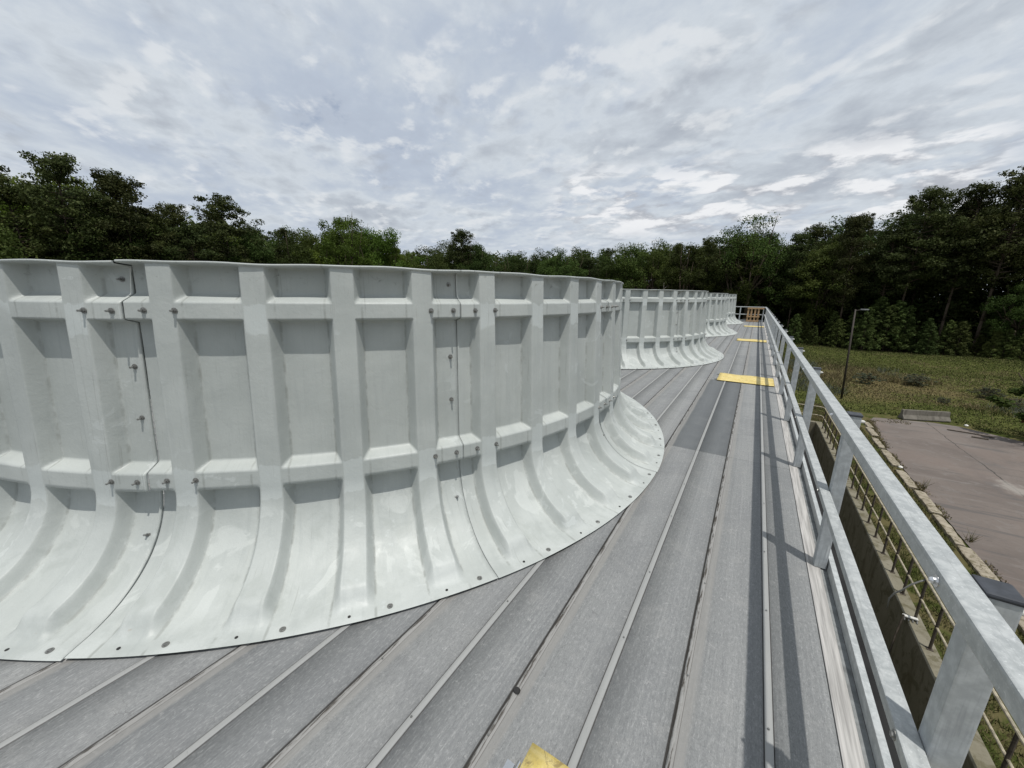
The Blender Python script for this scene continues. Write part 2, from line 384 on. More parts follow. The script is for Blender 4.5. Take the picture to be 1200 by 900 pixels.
# ------------------------------------------------------------------ camera, sun, sky
CAM_H = 1.78
fpx, pitch, roll, yaw = 442.11, 0.2349, 0.0128, 0.5642
F = Vector((-math.sin(yaw) * math.cos(pitch), math.cos(yaw) * math.cos(pitch), -math.sin(pitch)))
Rt = Vector((math.cos(yaw), math.sin(yaw), 0)); Up = Rt.cross(F)
R2 = Rt * math.cos(roll) + Up * math.sin(roll); U2 = Up * math.cos(roll) - Rt * math.sin(roll)
cd = bpy.data.cameras.new('camera'); cam = bpy.data.objects.new('camera', cd); COL.objects.link(cam)
mw = Matrix((R2, U2, -F)).transposed().to_4x4(); mw.translation = (0, 0, CAM_H); cam.matrix_world = mw
cd.sensor_width = 36; cd.lens = fpx / 1200 * 36; cd.clip_start = .03; cd.clip_end = 6000
S.camera = cam
to_sun = Vector((.275, -.19, 1)).normalized()
sd = bpy.data.lights.new('sun', 'SUN'); sd.energy = 3.3; sd.angle = R(.6); sd.color = (1, .965, .91)
so = bpy.data.objects.new('sun', sd); COL.objects.link(so); so.rotation_euler = to_sun.to_track_quat('Z', 'Y').to_euler()
S.view_settings.view_transform = 'Standard'; S.view_settings.look = 'None'; S.view_settings.gamma = 1; S.view_settings.exposure = 0
S.cycles.max_bounces = 6; S.cycles.diffuse_bounces = 3; S.cycles.glossy_bounces = 2; S.cycles.transmission_bounces = 2; S.cycles.transparent_max_bounces = 4

def build_world():
    w = bpy.data.worlds.new('World'); S.world = w; w.use_nodes = True
    t = NT.__new__(NT); t.t = w.node_tree; t.m = None; t.b = None
    bg = t.t.nodes['Background']
    sky = t.n('ShaderNodeTexSky'); sky.sky_type = 'NISHITA'; sky.sun_disc = False
    sky.sun_elevation = math.asin(to_sun.z); sky.sun_rotation = math.atan2(to_sun.x, to_sun.y)
    D = t.coord('Generated'); X = t.xyz(D)
    h = t.math('MAXIMUM', X[2], 0.)
    inv = t.math('DIVIDE', 1., t.math('ADD', h, .16))
    pv = t.n('ShaderNodeCombineXYZ'); t.put(pv.inputs[0], t.math('MULTIPLY', X[0], inv)); t.put(pv.inputs[1], t.math('MULTIPLY', X[1], inv))
    P = pv.outputs[0]
    # rotate so that cloud streets run across the view
    mp = t.n('ShaderNodeMapping'); t.put(mp.inputs[0], P); mp.inputs['Rotation'].default_value = (0, 0, R(40)); mp.inputs['Location'].default_value = (3.1, 1.7, 0)
    P = mp.outputs[0]
    big = t.noise(P, .85, 4, .5, .2)
    mid = t.noise(t.mapv(P, (1.9, 2.1, 1), (5, 2, 0)), 1.0, 7, .56, .25)
    rip = t.noise(t.mapv(P, (8., 9.5, 1), (1, 9, 0)), 1.0, 5, .6, .3)
    thick = t.math('ADD', t.math('MULTIPLY', big, .46), t.math('ADD', t.math('MULTIPLY', mid, .40), t.math('MULTIPLY', rip, .14)))
    SC = 10.0                                   # background strength is .1
    ramp = t.n('ShaderNodeValToRGB'); t.put(ramp.inputs[0], thick)
    el = ramp.color_ramp.elements
    el[0].position = .36; el[0].color = (.46, .52, .62, 1); el[1].position = .70; el[1].color = (.40, .44, .50, 1)
    for p_, c_ in ((.43, (.495, .56, .66)), (.475, (.555, .615, .695)), (.515, (.63, .685, .745)), (.555, (.55, .60, .66)), (.61, (.45, .495, .56))):
        e = el.new(p_); e.color = (*c_, 1)
    col = ramp.outputs[0]
    # puffs: lit on the side towards the sun, grey beneath
    hp = t.mapv(P, (2.5, 2.8, 1), (7, 3, 0)); hp2 = t.mapv(P, (2.5, 2.8, 1), (7.11, 2.89, 0))
    hi = t.noise(hp, 1.0, 7, .54, .15); hi2 = t.noise(hp2, 1.0, 7, .54, .15)
    rel = t.math('SUBTRACT', hi, hi2)
    cov = t.ss(hi, .44, .56)
    col = t.mix(t.math('MULTIPLY', cov, t.ss(rel, .0, .10, 0, .70)), col, (.77, .80, .83))
    col = t.mix(t.math('MULTIPLY', cov, t.ss(rel, .0, -.11, 0, .55)), col, (.41, .445, .505))
    col = t.mix(t.ss(hi, .56, .70, 0, .35), col, (.74, .775, .81))
    # low cumulus bank over the tree line
    az = t.math('ARCTAN2', X[0], X[1])
    cz = t.n('ShaderNodeCombineXYZ'); t.put(cz.inputs[0], t.math('MULTIPLY', az, 5.0)); t.put(cz.inputs[1], t.math('MULTIPLY', h, 17.))
    cu = t.noise(cz.outputs[0], 1.3, 8, .58, .25)
    cu2 = t.noise(t.mapv(cz.outputs[0], (1, 1, 1), (-.12, -.55, 0)), 1.3, 8, .58, .25)
    msk = t.math('MULTIPLY', t.math('MULTIPLY', t.ss(h, .115, .16), t.ss(h, .30, .24)), t.math('MULTIPLY', t.ss(az, -.52, -.40), t.ss(az, .35, .25)))
    body = t.math('MULTIPLY', t.ss(cu, .45, .55), msk)
    shade = t.ss(t.math('SUBTRACT', cu, cu2), -.06, .08)
    cuc = t.mix(shade, (.45, .475, .525), (.90, .91, .93))
    col = t.mix(t.math('MULTIPLY', body, .9), col, cuc)
    # paler towards the horizon
    col = t.mix(t.ss(h, .16, .0, 0, .75), col, (.60, .655, .73))
    vm = t.n('ShaderNodeVectorMath', operation='SCALE'); t.put(vm.inputs[0], col); vm.inputs['Scale'].default_value = SC * .98
    clear = t.ss(thick, .39, .35, 0, .35)
    fin = t.mix(clear, vm.outputs[0], sky.outputs[0])
    t.put(bg.inputs['Color'], fin); bg.inputs['Strength'].default_value = .1
build_world()

# ------------------------------------------------------------------ cooling tower: deck and casing
tower = tag(empty('cooling_tower', (0, 0, 0)), 'long grey plank deck on top of the cooling tower carrying white fan cylinders', 'cooling tower')
Y0, Y1 = -6.0, 33.0
def deck_profile():
    pts = []; x0 = -.067 - .648 * 17
    for k in range(18):
        b = x0 + .648 * k
        seg = [(-.001, 0), (.0005, -.011), (.006, -.011), (.0085, .001), (.011, .0045), (.017, .006), (.024, .0045), (.029, .001), (.032, -.002), (.034, -.002), (.036, 0),
               (.3315, 0), (.332, -.004), (.335, -.004), (.3356, .002), (.338, .0035), (.351, .0042), (.364, .0035), (.3664, .002), (.367, -.004), (.370, -.004), (.3705, 0)]
        pts += [(b + u, z) for u, z in seg]
    pts = [p_ for p_ in pts if p_[0] < .52] + [(.5235, 0)]
    return pts
pr = deck_profile(); n = len(pr); ys = [Y0, Y1]
V = np.array([(x, y, z) for y in ys for x, z in pr]); Fq = np.array([(i, i + 1, n + i + 1, n + i) for i in range(n - 1)])
link(bpy.data.objects.new('deck', np_mesh('deck', V, Fq, M['deck'])), tower)
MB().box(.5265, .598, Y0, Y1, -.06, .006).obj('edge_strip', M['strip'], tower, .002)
MB().box(.5985, .634, Y0, Y1, -.06, -.002).obj('edge_shade_strip', M['casing'], tower)  # darker grey sheet standing in for the toe board's shade, no gutter there
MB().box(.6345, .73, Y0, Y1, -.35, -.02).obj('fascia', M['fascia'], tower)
MB().box(-11.05, .62, Y0 + .02, Y1 - .02, -7.4, -.065).obj('casing', M['casing'], tower)
scr = MB().tube((0, 0, 0), (0, 0, .003), .0052, .004, 8).mesh('deck_screw', M['steel'])
rs = random.Random(5)
for k in range(7):
    for x in (-.067 - .648 * k + .022, -.067 - .648 * k + .351):
        for j in range(5):
            y = .9 + rs.uniform(-.1, .1) + j * .72
            if math.hypot(x + 5.02, y - 3.75) < 4.5: continue
            o = link(bpy.data.objects.new('deck_screw', scr), tower); o.location = (x + rs.uniform(-.004, .004), y, .0072)
o = MB().tube((0, 0, 0), (0, 0, .006), .017, .013, 16).obj('drain_plug', M['darkhole'], tower, 0, False, (-.693, 1.17, .006))

# ------------------------------------------------------------------ fan cylinders
BAY = R(7.2); SEG = 4 * BAY; RIB0 = R(3.15)
RO = 3.75; DEP = .086; TAPER = .056
RB = RO + TAPER * 1.04                                   # foot of the straight wall
def profile():
    P = []                                                  # (r, z, nr, nz, tag)
    zs = [1.904, 1.898, 1.885, 1.85, 1.80, 1.765, 1.755, 1.745, 1.735, 1.722, 1.709, 1.700, 1.692, 1.66, 1.628, 1.615, 1.608, 1.602, 1.594, 1.584, 1.57, 1.53, 1.45, 1.3, 1.15, 1.0, .87, .80, .765, .752, .744, .736, .727, .718, .708, .70, .69, .655, .625, .612]
    for z in zs: P.append((RO + TAPER * (1.64 - z), z, 1, 0))
    # bell: floor of the bays from (RO - DEP, .60) to (4.315, .016); the ribs stand proud of it
    A, B = 4.318 - (RB - DEP), .584
    for ph in list(np.linspace(0.02, .16, 6)) + list(np.linspace(.22, math.pi / 2, 26)):
        x = A * (1 - math.cos(ph)); z = .016 + B * (1 - math.sin(ph))
        nr = math.cos(ph) / A; nz = math.sin(ph) / B; l = math.hypot(nr, nz)
        P.append((RB - DEP + x, z, nr / l, nz / l))
    P.append((4.335, .015, 0, 1)); P.append((4.372, .013, 0, 1)); P.append((4.388, .010, .3, .9))
    return P
PROF = profile()
def sst(x, a, b):
    if a == b: return float(x > a)
    t = min(1, max(0, (x - a) / (b - a))); return t * t * (3 - 2 * t)
def lin(x, a, b): return min(1, max(0, (x - a) / (b - a)))
def smin(a, b, k=.16):
    h = max(k - abs(a - b), 0) / k; return min(a, b) - h * h * k * .25
def rnd_clip(x): return max(0., min(1., x))
def soft(x):                                               # rounded edges of the moulded relief
    x = max(0., min(1., x)); return x * .72 + .28 * x * x * (3 - 2 * x)
_l = [0]
for _i in range(41, len(PROF)): _l.append(_l[-1] + math.hypot(PROF[_i][0] - PROF[_i - 1][0], PROF[_i][1] - PROF[_i - 1][1]))
S_END = _l[-4] / _l[-1]
def bell_taper(s): return 1 - sst(s, .80, S_END)
TWIST = R(.34)
def segment_mesh(nb, name, gap=.0008):
    offs = [-.235, -.20, -.16, -.135, -.122, -.113, -.107, -.102, -.094, -.084, -.074, -.066, -.0615, -.057, -.05, -.03, 0]
    offs = sorted(set(offs + [-v for v in offs]))
    ths = []
    for b in range(nb):
        for i, o_ in enumerate(offs):
            ths.append((RIB0 + b * BAY + o_ / RO, o_))
    T1 = nb * BAY
    ths = [(t, o_) for t, o_ in ths if gap * 1.6 < t < T1 - gap * 1.6]
    c = lambda t: ((t - RIB0 + BAY / 2) % BAY - BAY / 2) * RO
    ths = [(gap, c(gap))] + ths + [(T1 - gap, c(T1 - gap))]
    rng = random.Random(nb * 7)
    # arc length along the profile
    L = [0]
    for i in range(1, len(PROF)): L.append(L[-1] + math.hypot(PROF[i][0] - PROF[i - 1][0], PROF[i][1] - PROF[i - 1][1]))
    i_b = 40; Lb0, Lb1 = L[i_b], L[-1]
    lip = [(3.635, 1.20), (3.640, 1.917), (3.648, 1.921), (3.70, 1.921), (3.757, 1.920), (3.762, 1.918), (3.763, 1.913), (3.761, 1.908), (3.755, 1.906)]
    V = []; UV = []
    nrow = len(lip) + len(PROF)
    for t, u in ths:
        w = .003 * math.sin(t * 23) + .002 * math.sin(t * 51 + 1)
        for r, z in lip:
            wr = .004 * math.sin(t * 37 + 2) if r > 3.75 else 0
            tt = t - TWIST * (1.64 - z)
            V.append(((r + wr - .016) * math.cos(tt), (r + wr - .016) * math.sin(tt), z + w)); UV.append((u, -.02 if r < 3.76 else 0.))
        for i, (r, z, nr, nz) in enumerate(PROF):
            au = abs(u)
            if i < i_b:
                mu = lin(au, .0615, .106)
                if z > 1.66: mv = min(lin(z, 1.700, 1.748), lin(1.887, z, 1.8) if False else 1.0)
                elif z > .655: mv = min(lin(z, .700, .742), 1 - lin(z, 1.584, 1.606))
                else: mv = 0.
                if z > 1.884: mv = max(0, min(1, (1.905 - z) / .006))
                m = soft(max(0., smin(mu, mv))); d = DEP * m
            else:
                s = (L[i] - Lb0) / (Lb1 - Lb0)
                # ribs spread slightly with the radius
                sc = RO / r; mu = lin(au, .063, .104)
                mv = lin(L[i] - Lb0, .004, .03)
                m = soft(max(0., smin(mu, mv, .10))); d = -DEP * (1 - m) * bell_taper(s)
            # slight hand-lay waviness
            d += .0018 * math.sin(t * 31 + z * 9) * math.sin(z * 7 + t * 13)
            tt = t - TWIST * (1.64 - z)
            V.append(((r - nr * d) * math.cos(tt), (r - nr * d) * math.sin(tt), z - nz * d + (w if z > 1.84 else 0))); UV.append((u, 1.92 - z if i < i_b else 1.31 + (L[i] - Lb0)))
    n = len(ths); Fc = []
    for a in range(n - 1):
        for i in range(nrow - 1):
            p = a * nrow + i; q = p + nrow; Fc.append((p, p + 1, q + 1, q))
    V = np.array(V); Fc = np.array(Fc)
    # end returns so that the joint shows the panel's thickness
    base = len(V); ex = []; UVx = []
    for a in (0, n - 1):
        for i in range(nrow):
            x, y, z = V[a * nrow + i]; r = math.hypot(x, y); k = (r - .010) / r
            ex.append((x * k, y * k, z - (.004 if i > len(lip) + i_b else 0))); UVx.append(UV[a * nrow + i])
    extra = []
    for j, a in enumerate((0, n - 1)):
        for i in range(2, nrow - 1):
            p = a * nrow + i; q = base + j * nrow + i
            extra.append((p, q, q + 1, p + 1) if j == 0 else (p, p + 1, q + 1, q))
    V = np.vstack([V, np.array(ex)]); UV = UV + UVx; Fc = np.vstack([Fc, np.array(extra)])
    me = np_mesh(name, V, Fc, M['frp'], smooth=True)
    uvl = me.uv_layers.new(name='UVMap'); UV = np.array(UV, np.float32)
    vi = np.zeros(len(me.loops), np.int32); me.loops.foreach_get('vertex_index', vi)
    uvl.data.foreach_set('uv', UV[vi].ravel())
    # keep the end returns crisp
    for p in me.polygons[len(Fc) - len(extra):]: p.use_smooth = False
    return me
seg4 = segment_mesh(4, 'shell_panel'); seg2 = segment_mesh(2, 'shell_panel_half')
# fasteners
bm_ = MB(); bm_.tube((0, 0, 0), (.003, 0, 0), .0165, .0165, 14); bm_.tube((.003, 0, 0), (.013, 0, 0), .0105, .0105, 6); bm_.tube((.014, 0, 0), (.032, 0, 0), .006, .006, 8)
me_bolt = bm_.mesh('bolt', M['steel'])
bm_ = MB(); bm_.tube((0, 0, 0), (0, 0, .003), .0165, .0165, 14); bm_.tube((0, 0, .003), (0, 0, .008), .010, .008, 6)
me_flat = bm_.mesh('deck_bolt', M['steel'])
me_hole = MB().tube((0, 0, 0), (0, 0, .0022), .0085, .0085, 10).mesh('plug', M['darkhole'])
def add_fasteners(panel, full):
    """fasteners along the panel's own upper-theta joint and on its foot"""
    def put(me, name, r, th, z, rot=True):
        o = link(bpy.data.objects.new(name, me), panel)
        if z > .45: r += TAPER * (1.64 - z)
        th -= TWIST * (1.64 - z)
        o.location = (r * math.cos(th), r * math.sin(th), z); o.rotation_euler = (0, 0, th)
        return o
    T1 = SEG
    for z in (1.655, .652):
        for dth in (-3.2, -.85): put(me_bolt, 'bolt', RO + .001, T1 + R(dth), z)
        for dth in (1.65, 4.1): put(me_bolt, 'bolt', RO + .001, R(dth), z)
    for z in (1.825, 1.33, 1.02): put(me_bolt, 'bolt', RO - DEP + .001, T1 - R(.85), z)
    if full:
        i_ = min(range(40, len(PROF)), key=lambda q: abs(PROF[q][1] - .30)); r_, z_, nr_, nz_ = PROF[i_]
        put(me_bolt, 'bolt', r_, T1 - R(.85), z_).rotation_euler = (0, -math.atan2(nz_, nr_), T1 - R(.85))
        for k in range(4):
            th = RIB0 + k * BAY
            put(me_hole, 'plug', 4.345, th - R(.25), .0150); put(me_flat, 'deck_bolt', 4.340, th + R(2.6), .0155)
LC, AC, SP = -5.024, 3.75, 9.017
labels = ['white ribbed fan cylinder closest to the camera, filling the left half of the deck',
          'white ribbed fan cylinder second from the camera, beside the largest yellow hatch cover',
          'third white fan cylinder along the deck, half hidden behind the second one',
          'farthest white fan cylinder, just in front of the end railing']
SEAM = R(-27.45)
for ci in range(4):
    cyl = tag(empty('fan_cylinder', (LC, AC + ci * SP, .003)), labels[ci], 'fan cylinder', 'white fan cylinders along the deck')
    pr_ = random.Random(40 + ci)
    for k in range(13):
        half = k == 12
        p_ = link(bpy.data.objects.new('shell_panel', seg2 if half else seg4), cyl)
        a0 = SEAM + (k - 6) * SEG
        dr = pr_.uniform(-.006, .006)
        p_.rotation_euler = (0, 0, a0); am = a0 + SEG / 2
        p_.location = (dr * math.cos(am), dr * math.sin(am), pr_.uniform(0, .008))
        deg = math.degrees(a0) % 360
        deg = deg - 360 if deg > 180 else deg
        if ci == 0 and -90 < deg < 20: add_fasteners(p_, True)
        elif ci == 1 and -90 < deg < 20: add_fasteners(p_, True)
        elif ci == 2 and -60 < deg < 5: add_fasteners(p_, False)

# ------------------------------------------------------------------ guard rail along the deck edge
gr = tag(empty('guardrail', (.56, 0, 0)), 'pale grey guardrail with square capped posts along the right edge of the deck', 'guardrail')
gr_o = Vector((.56, 0, 0))
def gobj(mb, name, mat, parent=gr, bevel=.004): 
    o = mb.obj(name, mat, parent, bevel)
    if parent is gr: o.location = -gr_o
    return o
RX0, RX1 = .494, .560
gobj(MB().box(RX0, RX1, Y0, 33.0, 1.036, 1.09), 'top_rail', M['rail'], bevel=.007)
gobj(MB().box(.507, RX1, Y0, 33.0, .522, .562), 'mid_rail', M['rail'], bevel=.005)
mbt = MB().prism([(.635, .0), (.641, .0), (.641, .070), (.664, .070), (.664, .077), (.635, .077)], Y0, 33.0)
gobj(mbt, 'toe_board', M['toe'], bevel=.0015)
PW, PD = .066, .072
post_me = MB().box(0, PW, 0, PD, .007, 1.079).mesh('post', M['post'], .005)
cap_me = MB().box(-.0005, PW + .004, -.004, PD + .004, 1.077, 1.091).mesh('post_cap', M['cap'], .006)
b1 = MB(); b1.tube((0, 0, 0), (-.002, 0, 0), .016, .016, 16); b1.tube((-.002, 0, 0), (-.009, 0, 0), .0095, .0095, 12); b1.tube((-.009, 0, 0), (-.015, 0, 0), .009, .005, 12)
bolt_in = b1.mesh('bolt', M['chrome'], 0, False)
b1 = MB(); b1.tube((0, 0, 0), (-.002, 0, 0), .015, .015, 14); b1.tube((-.002, 0, 0), (-.008, 0, 0), .009, .009, 6)
bolt_mid = b1.mesh('bolt', M['steel'], 0, False)
b1 = MB(); b1.tube((0, 0, 0), (.018, 0, 0), .010, .009, 12); b1.tube((.018, 0, 0), (.025, 0, 0), .009, .004, 12)
bolt_out = b1.mesh('bolt', M['white'], 0, False)
PX = .5615
# the deck's fascia stops at the posts: posts stand on the edge strip
k = -3
while True:
    y = (1.14 if k != 0 else 1.275) + 1.83 * k; k += 1
    if y > 33: break
    if y < Y0 + .1: continue
    p_ = link(bpy.data.objects.new('post', post_me), gr); p_.location = (PX - gr_o.x, y, 0)
    c_ = link(bpy.data.objects.new('post_cap', cap_me), p_)
    for me_, x, z in ((bolt_in, RX0 - PX, 1.062), (bolt_mid, .507 - PX, .541), (bolt_out, PW, 1.045)):
        o = link(bpy.data.objects.new('bolt', me_), p_); o.location = (x, PD / 2, z)

# ------------------------------------------------------------------ railing across the far end
er = tag(empty('end_railing', (0, 33.02, 0)), 'thin grey railing across the far end of the deck behind the last fan cylinder', 'railing')
for z, nm in ((1.05, 'top_rail'), (.52, 'mid_rail')):
    MB().tube((-11, 0, z), (.48, 0, z), .032, n=8).obj(nm, M['rail'], er)
for x in (-10.7, -8.8, -6.9, -4.9, -2.95, -1.0, .44):
    MB().box(x - .035, x + .035, -.035, .035, -.06, 1.03).obj('post', M['post'], er, .004)
MB().box(-11, .5, .05, .06, 0, .14).obj('toe_board', M['toe'], er)
wg = tag(empty('wooden_gate', (-.12, 32.90, 0)), 'brown wooden slatted gate standing against the far end railing', 'gate')
for x in (-.37, -.17, .06, .27): MB().box(x - .055, x + .055, -.02, .015, .012, 1.02).obj('upright', M['wood'], wg, .004)
for z in (.06, .38, .97): MB().box(-.44, .36 if z < .9 else .60, -.052, -.022, z - .05, z + .05).obj('crossboard', M['wood'], wg, .004)
# ------------------------------------------------------------------ yellow hatch covers
hl = ['yellow hatch cover cut off by the bottom edge of the photo', 'yellow hatch cover beside the second fan cylinder, largest one in full view',
      'yellow hatch cover beside the third fan cylinder, middle of those down the deck', 'small far yellow hatch cover just before the end railing']
for i in range(4):
    y = .12 + i * SP
    h = tag(empty('hatch_cover', (0, y, .009)), hl[i], 'hatch cover', 'yellow hatch covers on the deck')
    x0, x1 = -.525, .518
    m_ = MB(); nx, ny = 12, 10
    Vp = []; rr_ = random.Random(i)
    for b in range(ny + 1):
        for a in range(nx + 1):
            edge = a in (0, nx) or b in (0, ny)
            Vp.append((x0 + (x1 - x0) * a / nx, .90 * b / ny, .014 + (0 if edge else rr_.uniform(-.002, .002)) + .006 * math.sin(a * .9 + i) * (b / ny)))
    Fp = [(b * (nx + 1) + a, b * (nx + 1) + a + 1, (b + 1) * (nx + 1) + a + 1, (b + 1) * (nx + 1) + a) for b in range(ny) for a in range(nx)]
    me = np_mesh('plate', np.array(Vp), np.array(Fp), M['yellow'], True)
    o = link(bpy.data.objects.new('plate', me), h); md = o.modifiers.new('thick', 'SOLIDIFY'); md.thickness = .008; md.offset = -1
    for yy in (.12, .74):
        hb = MB().box(x0 - .055, x0 - .022, yy, yy + .06, -.001, .012); hb.tube((x0 - .012, yy - .01, .012), (x0 - .012, yy + .075, .012), .008, n=10)
        hb.obj('hinge', M['chrome'], h, 0)

# ------------------------------------------------------------------ basin beside the tower
GZ = -7.0
bw = tag(empty('basin_wall', (4.08, 11, GZ)), 'stained concrete basin wall below the guardrail on the right', 'basin wall')
def bobj(mb, name, mat): 
    o = mb.obj(name, mat, bw, .012); o.location = (-4.08, -11, -GZ); return o
bobj(MB().box(3.93, 4.23, -8, 28.25, -8.4, -5.5), 'side_wall', M['conc'])
bobj(MB().box(.70, 3.927, 28.0, 28.25, -8.4, -5.503), 'end_wall', M['conc'])
o = np_mesh('water', np.array([(.6, -8, -7.35), (3.95, -8, -7.35), (3.95, 28.1, -7.35), (.6, 28.1, -7.35)]), np.array([(0, 1, 2, 3)]), M['water'])
tag(link(bpy.data.objects.new('water', o)), kind='structure')
hr = tag(empty('basin_handrail', (4.10, 11, -5.5)), 'thin rusty pipe handrail standing on the concrete basin wall', 'handrail')
HR0, HR1 = -8.0, 27.6
for z, nm, r in ((1.07, 'top_rail', .027), (.56, 'mid_rail', .023)):
    MB().path([(0, HR0 - 11, z), (0, HR1 - 11 - .25, z), (-.08, HR1 - 11 - .06, z), (-.30, HR1 - 11, z), (-3.3, HR1 - 11, z)], r, 8).obj(nm, M['ironrail'], hr)
k = 0
y = 12.18 - .915 * 22
while y < HR1 - .1:
    mb = MB().tube((0, y - 11, 0), (0, y - 11, 1.06), .028, n=8); mb.box(-.05, .05, y - 11 - .05, y - 11 + .05, -.002, .012)
    mb.obj('post', M['iron'], hr); y += .915
for x in (-.9, -1.8, -2.7): MB().tube((x, HR1 - 11, -1.9), (x, HR1 - 11, 1.06), .021, n=8).obj('post', M['iron'], hr)
# strap and clamp hanging on the handrail
def ribbon(pts, w, th, axis=(0, 1, 0)):
    mb = MB(); ax = Vector(axis); Vv = []
    for i, p in enumerate(pts):
        p = Vector(p); t_ = (Vector(pts[min(i + 1, len(pts) - 1)]) - Vector(pts[max(i - 1, 0)])).normalized(); nn = t_.cross(ax).normalized()
        for a, b in ((-1, -1), (1, -1), (1, 1), (-1, 1)): Vv.append(p + ax * (a * w / 2) + nn * (b * th / 2))
    Ff = []
    for i in range(len(pts) - 1):
        for j in range(4): Ff.append((4 * i + j, 4 * i + (j + 1) % 4, 4 * i + 4 + (j + 1) % 4, 4 * i + 4 + j))
    return mb.add(Vv, Ff + [(3, 2, 1, 0), tuple(range(4 * len(pts) - 4, 4 * len(pts)))])
st = ribbon([(4.13, 11.3, -4.42), (4.04, 11.32, -4.52), (3.92, 11.38, -4.72), (3.82, 11.45, -4.98), (3.74, 11.52, -5.16), (3.69, 11.55, -5.36), (3.70, 11.55, -5.62)], .05, .012)
tag(st.obj('strap', M['strap'], None, 0, True), 'loose grey strap drooping from the handrail post over the basin wall', 'strap')
cl = tag(empty('wall_clamp', (4.02, 11.18, -5.5)), 'small off white clamp block on top of the basin wall below the strap', 'clamp')
MB().box(-.16, .10, -.035, .035, .05, .08).obj('block', M['white'], cl, .008)
mb = MB()
for q in range(4): mb.tube((-.14 + .07 * q, -.10, .012), (-.11 + .07 * q, .07, .05), .014, n=8)
mb.obj('coil', M['steel'], cl)
tag(MB().path([(3.87, 11.15, -5.40), (3.78, 11.0, -5.9), (3.70, 10.8, -6.6), (3.62, 10.6, -7.40)], .018, 8).obj('hanging_cable', M['iron']), 'dark cable hanging from the wall clamp into the basin', 'cable')

# ------------------------------------------------------------------ ground, pad, kerb
gx = np.concatenate([np.linspace(-3000, -160, 8), np.linspace(-140, 140, 113), np.linspace(160, 3000, 8)])
gy = np.concatenate([np.linspace(-3000, -70, 8), np.linspace(-60, 150, 85), np.linspace(170, 3000, 8)])
XX, YY = np.meshgrid(gx, gy)
def ground_z(x, y):
    x = np.asarray(x, float); y = np.asarray(y, float)
    f = np.clip((y - 41) / 12, 0, 1); f = f * f * (3 - 2 * f)
    m = .45 * f * np.clip((100 - y) / 12, 0, 1) * (1 + .5 * np.sin(x * .23 + 1) + .3 * np.sin(y * .31 + x * .1))
    return GZ - .03 + m * (x > 3)
ZZ = ground_z(XX, YY); nxg, nyg = len(gx), len(gy)
hole = lambda x, y: False
Vg = np.stack([XX.ravel(), YY.ravel(), ZZ.ravel()], 1)
Fg = np.array([(j * nxg + i, j * nxg + i + 1, (j + 1) * nxg + i + 1, (j + 1) * nxg + i) for j in range(nyg - 1) for i in range(nxg - 1)])
cx_, cy_ = Vg[Fg].mean(1)[:, 0], Vg[Fg].mean(1)[:, 1]
Fg = Fg[~((cx_ > 1.2) & (cx_ < 3.8) & (cy_ > -10) & (cy_ < 27.9))]
tag(link(bpy.data.objects.new('ground', np_mesh('ground', Vg, Fg, M['ground'], True))), kind='structure')
# verge strip between basin wall and kerb is part of the ground; pad outline follows the photo's worn edge
edge = [(7.72, -20), (7.72, 30), (7.9, 34), (8.15, 36.8), (8.6, 37.7), (9.6, 38.0), (10.6, 38.25), (12.0, 38.6), (13.2, 38.4), (14.2, 37.6), (15.4, 36.6), (17, 35.2), (20, 33.5), (26, 31), (40, 28), (40, -20)]
rp = random.Random(3); ed2 = []
for i in range(len(edge)):
    a, b = edge[i], edge[(i + 1) % len(edge)]; L_ = math.dist(a, b); m = max(1, int(L_ / .35)) if i < 14 else 1
    for j in range(m):
        t_ = j / m; jit = .05 if 0 < i < 14 else .02
        ed2.append((a[0] + (b[0] - a[0]) * t_ + rp.uniform(-jit, jit), a[1] + (b[1] - a[1]) * t_ + rp.uniform(-jit, jit)))
bm = bmesh.new(); vs = [bm.verts.new((x, y, GZ + .012)) for x, y in ed2]; f_ = bm.faces.new(vs); bmesh.ops.triangulate(bm, faces=[f_])
bmesh.ops.recalc_face_normals(bm, faces=bm.faces)
me = bpy.data.meshes.new('concrete_pad'); bm.to_mesh(me); bm.free(); me.materials.append(M['pad'])
if me.polygons[0].normal.z < 0: me.flip_normals()
tag(link(bpy.data.objects.new('concrete_pad', me)), kind='structure')
# broken kerb in lengths
mb = MB(); y = -6.0; rk = random.Random(8)
while y < 36:
    L_ = rk.uniform(.8, 2.6) if y > 17 else rk.uniform(2.4, 3.2)
    xo = 7.28 + (max(0, y - 28) / 9) ** 2 * .6 + rk.uniform(-.03, .03) * (1 + (y > 17)); top = GZ + rk.uniform(.09, .14); w_ = rk.uniform(.34, .44)
    ny_ = max(2, int(L_ / .22)); a_t = rk.uniform(-.02, .02)
    Vv = []
    for j in range(ny_ + 1):
        yy = y + L_ * j / ny_; c0 = rk.uniform(0, .05 if y > 17 else .02); c1 = rk.uniform(0, .09 if y > 17 else .03); zt = top - rk.uniform(0, .03)
        if j in (0, ny_): zt -= .02; c0 += .03; c1 += .03
        xx = xo + a_t * j / ny_
        Vv += [(xx, yy, GZ - .1), (xx + c0, yy, zt - .015), (xx + c0 + .03, yy, zt), (xx + w_ - c1 - .03, yy, zt), (xx + w_ - c1 * .6, yy, zt - .03), (xx + w_, yy, GZ - .1)]
    Ff = [(6 * j + q, 6 * j + q + 1, 6 * j + 7 + q, 6 * j + 6 + q) for j in range(ny_) for q in range(5)] + [tuple(range(6)), tuple(range(6 * ny_, 6 * ny_ + 6))[::-1]]
    mb.add(Vv, Ff); y += L_ + (rk.uniform(.05, .7) if y > 17 else rk.uniform(.015, .06))
tag(mb.obj('kerb', M['kerb']), kind='structure')

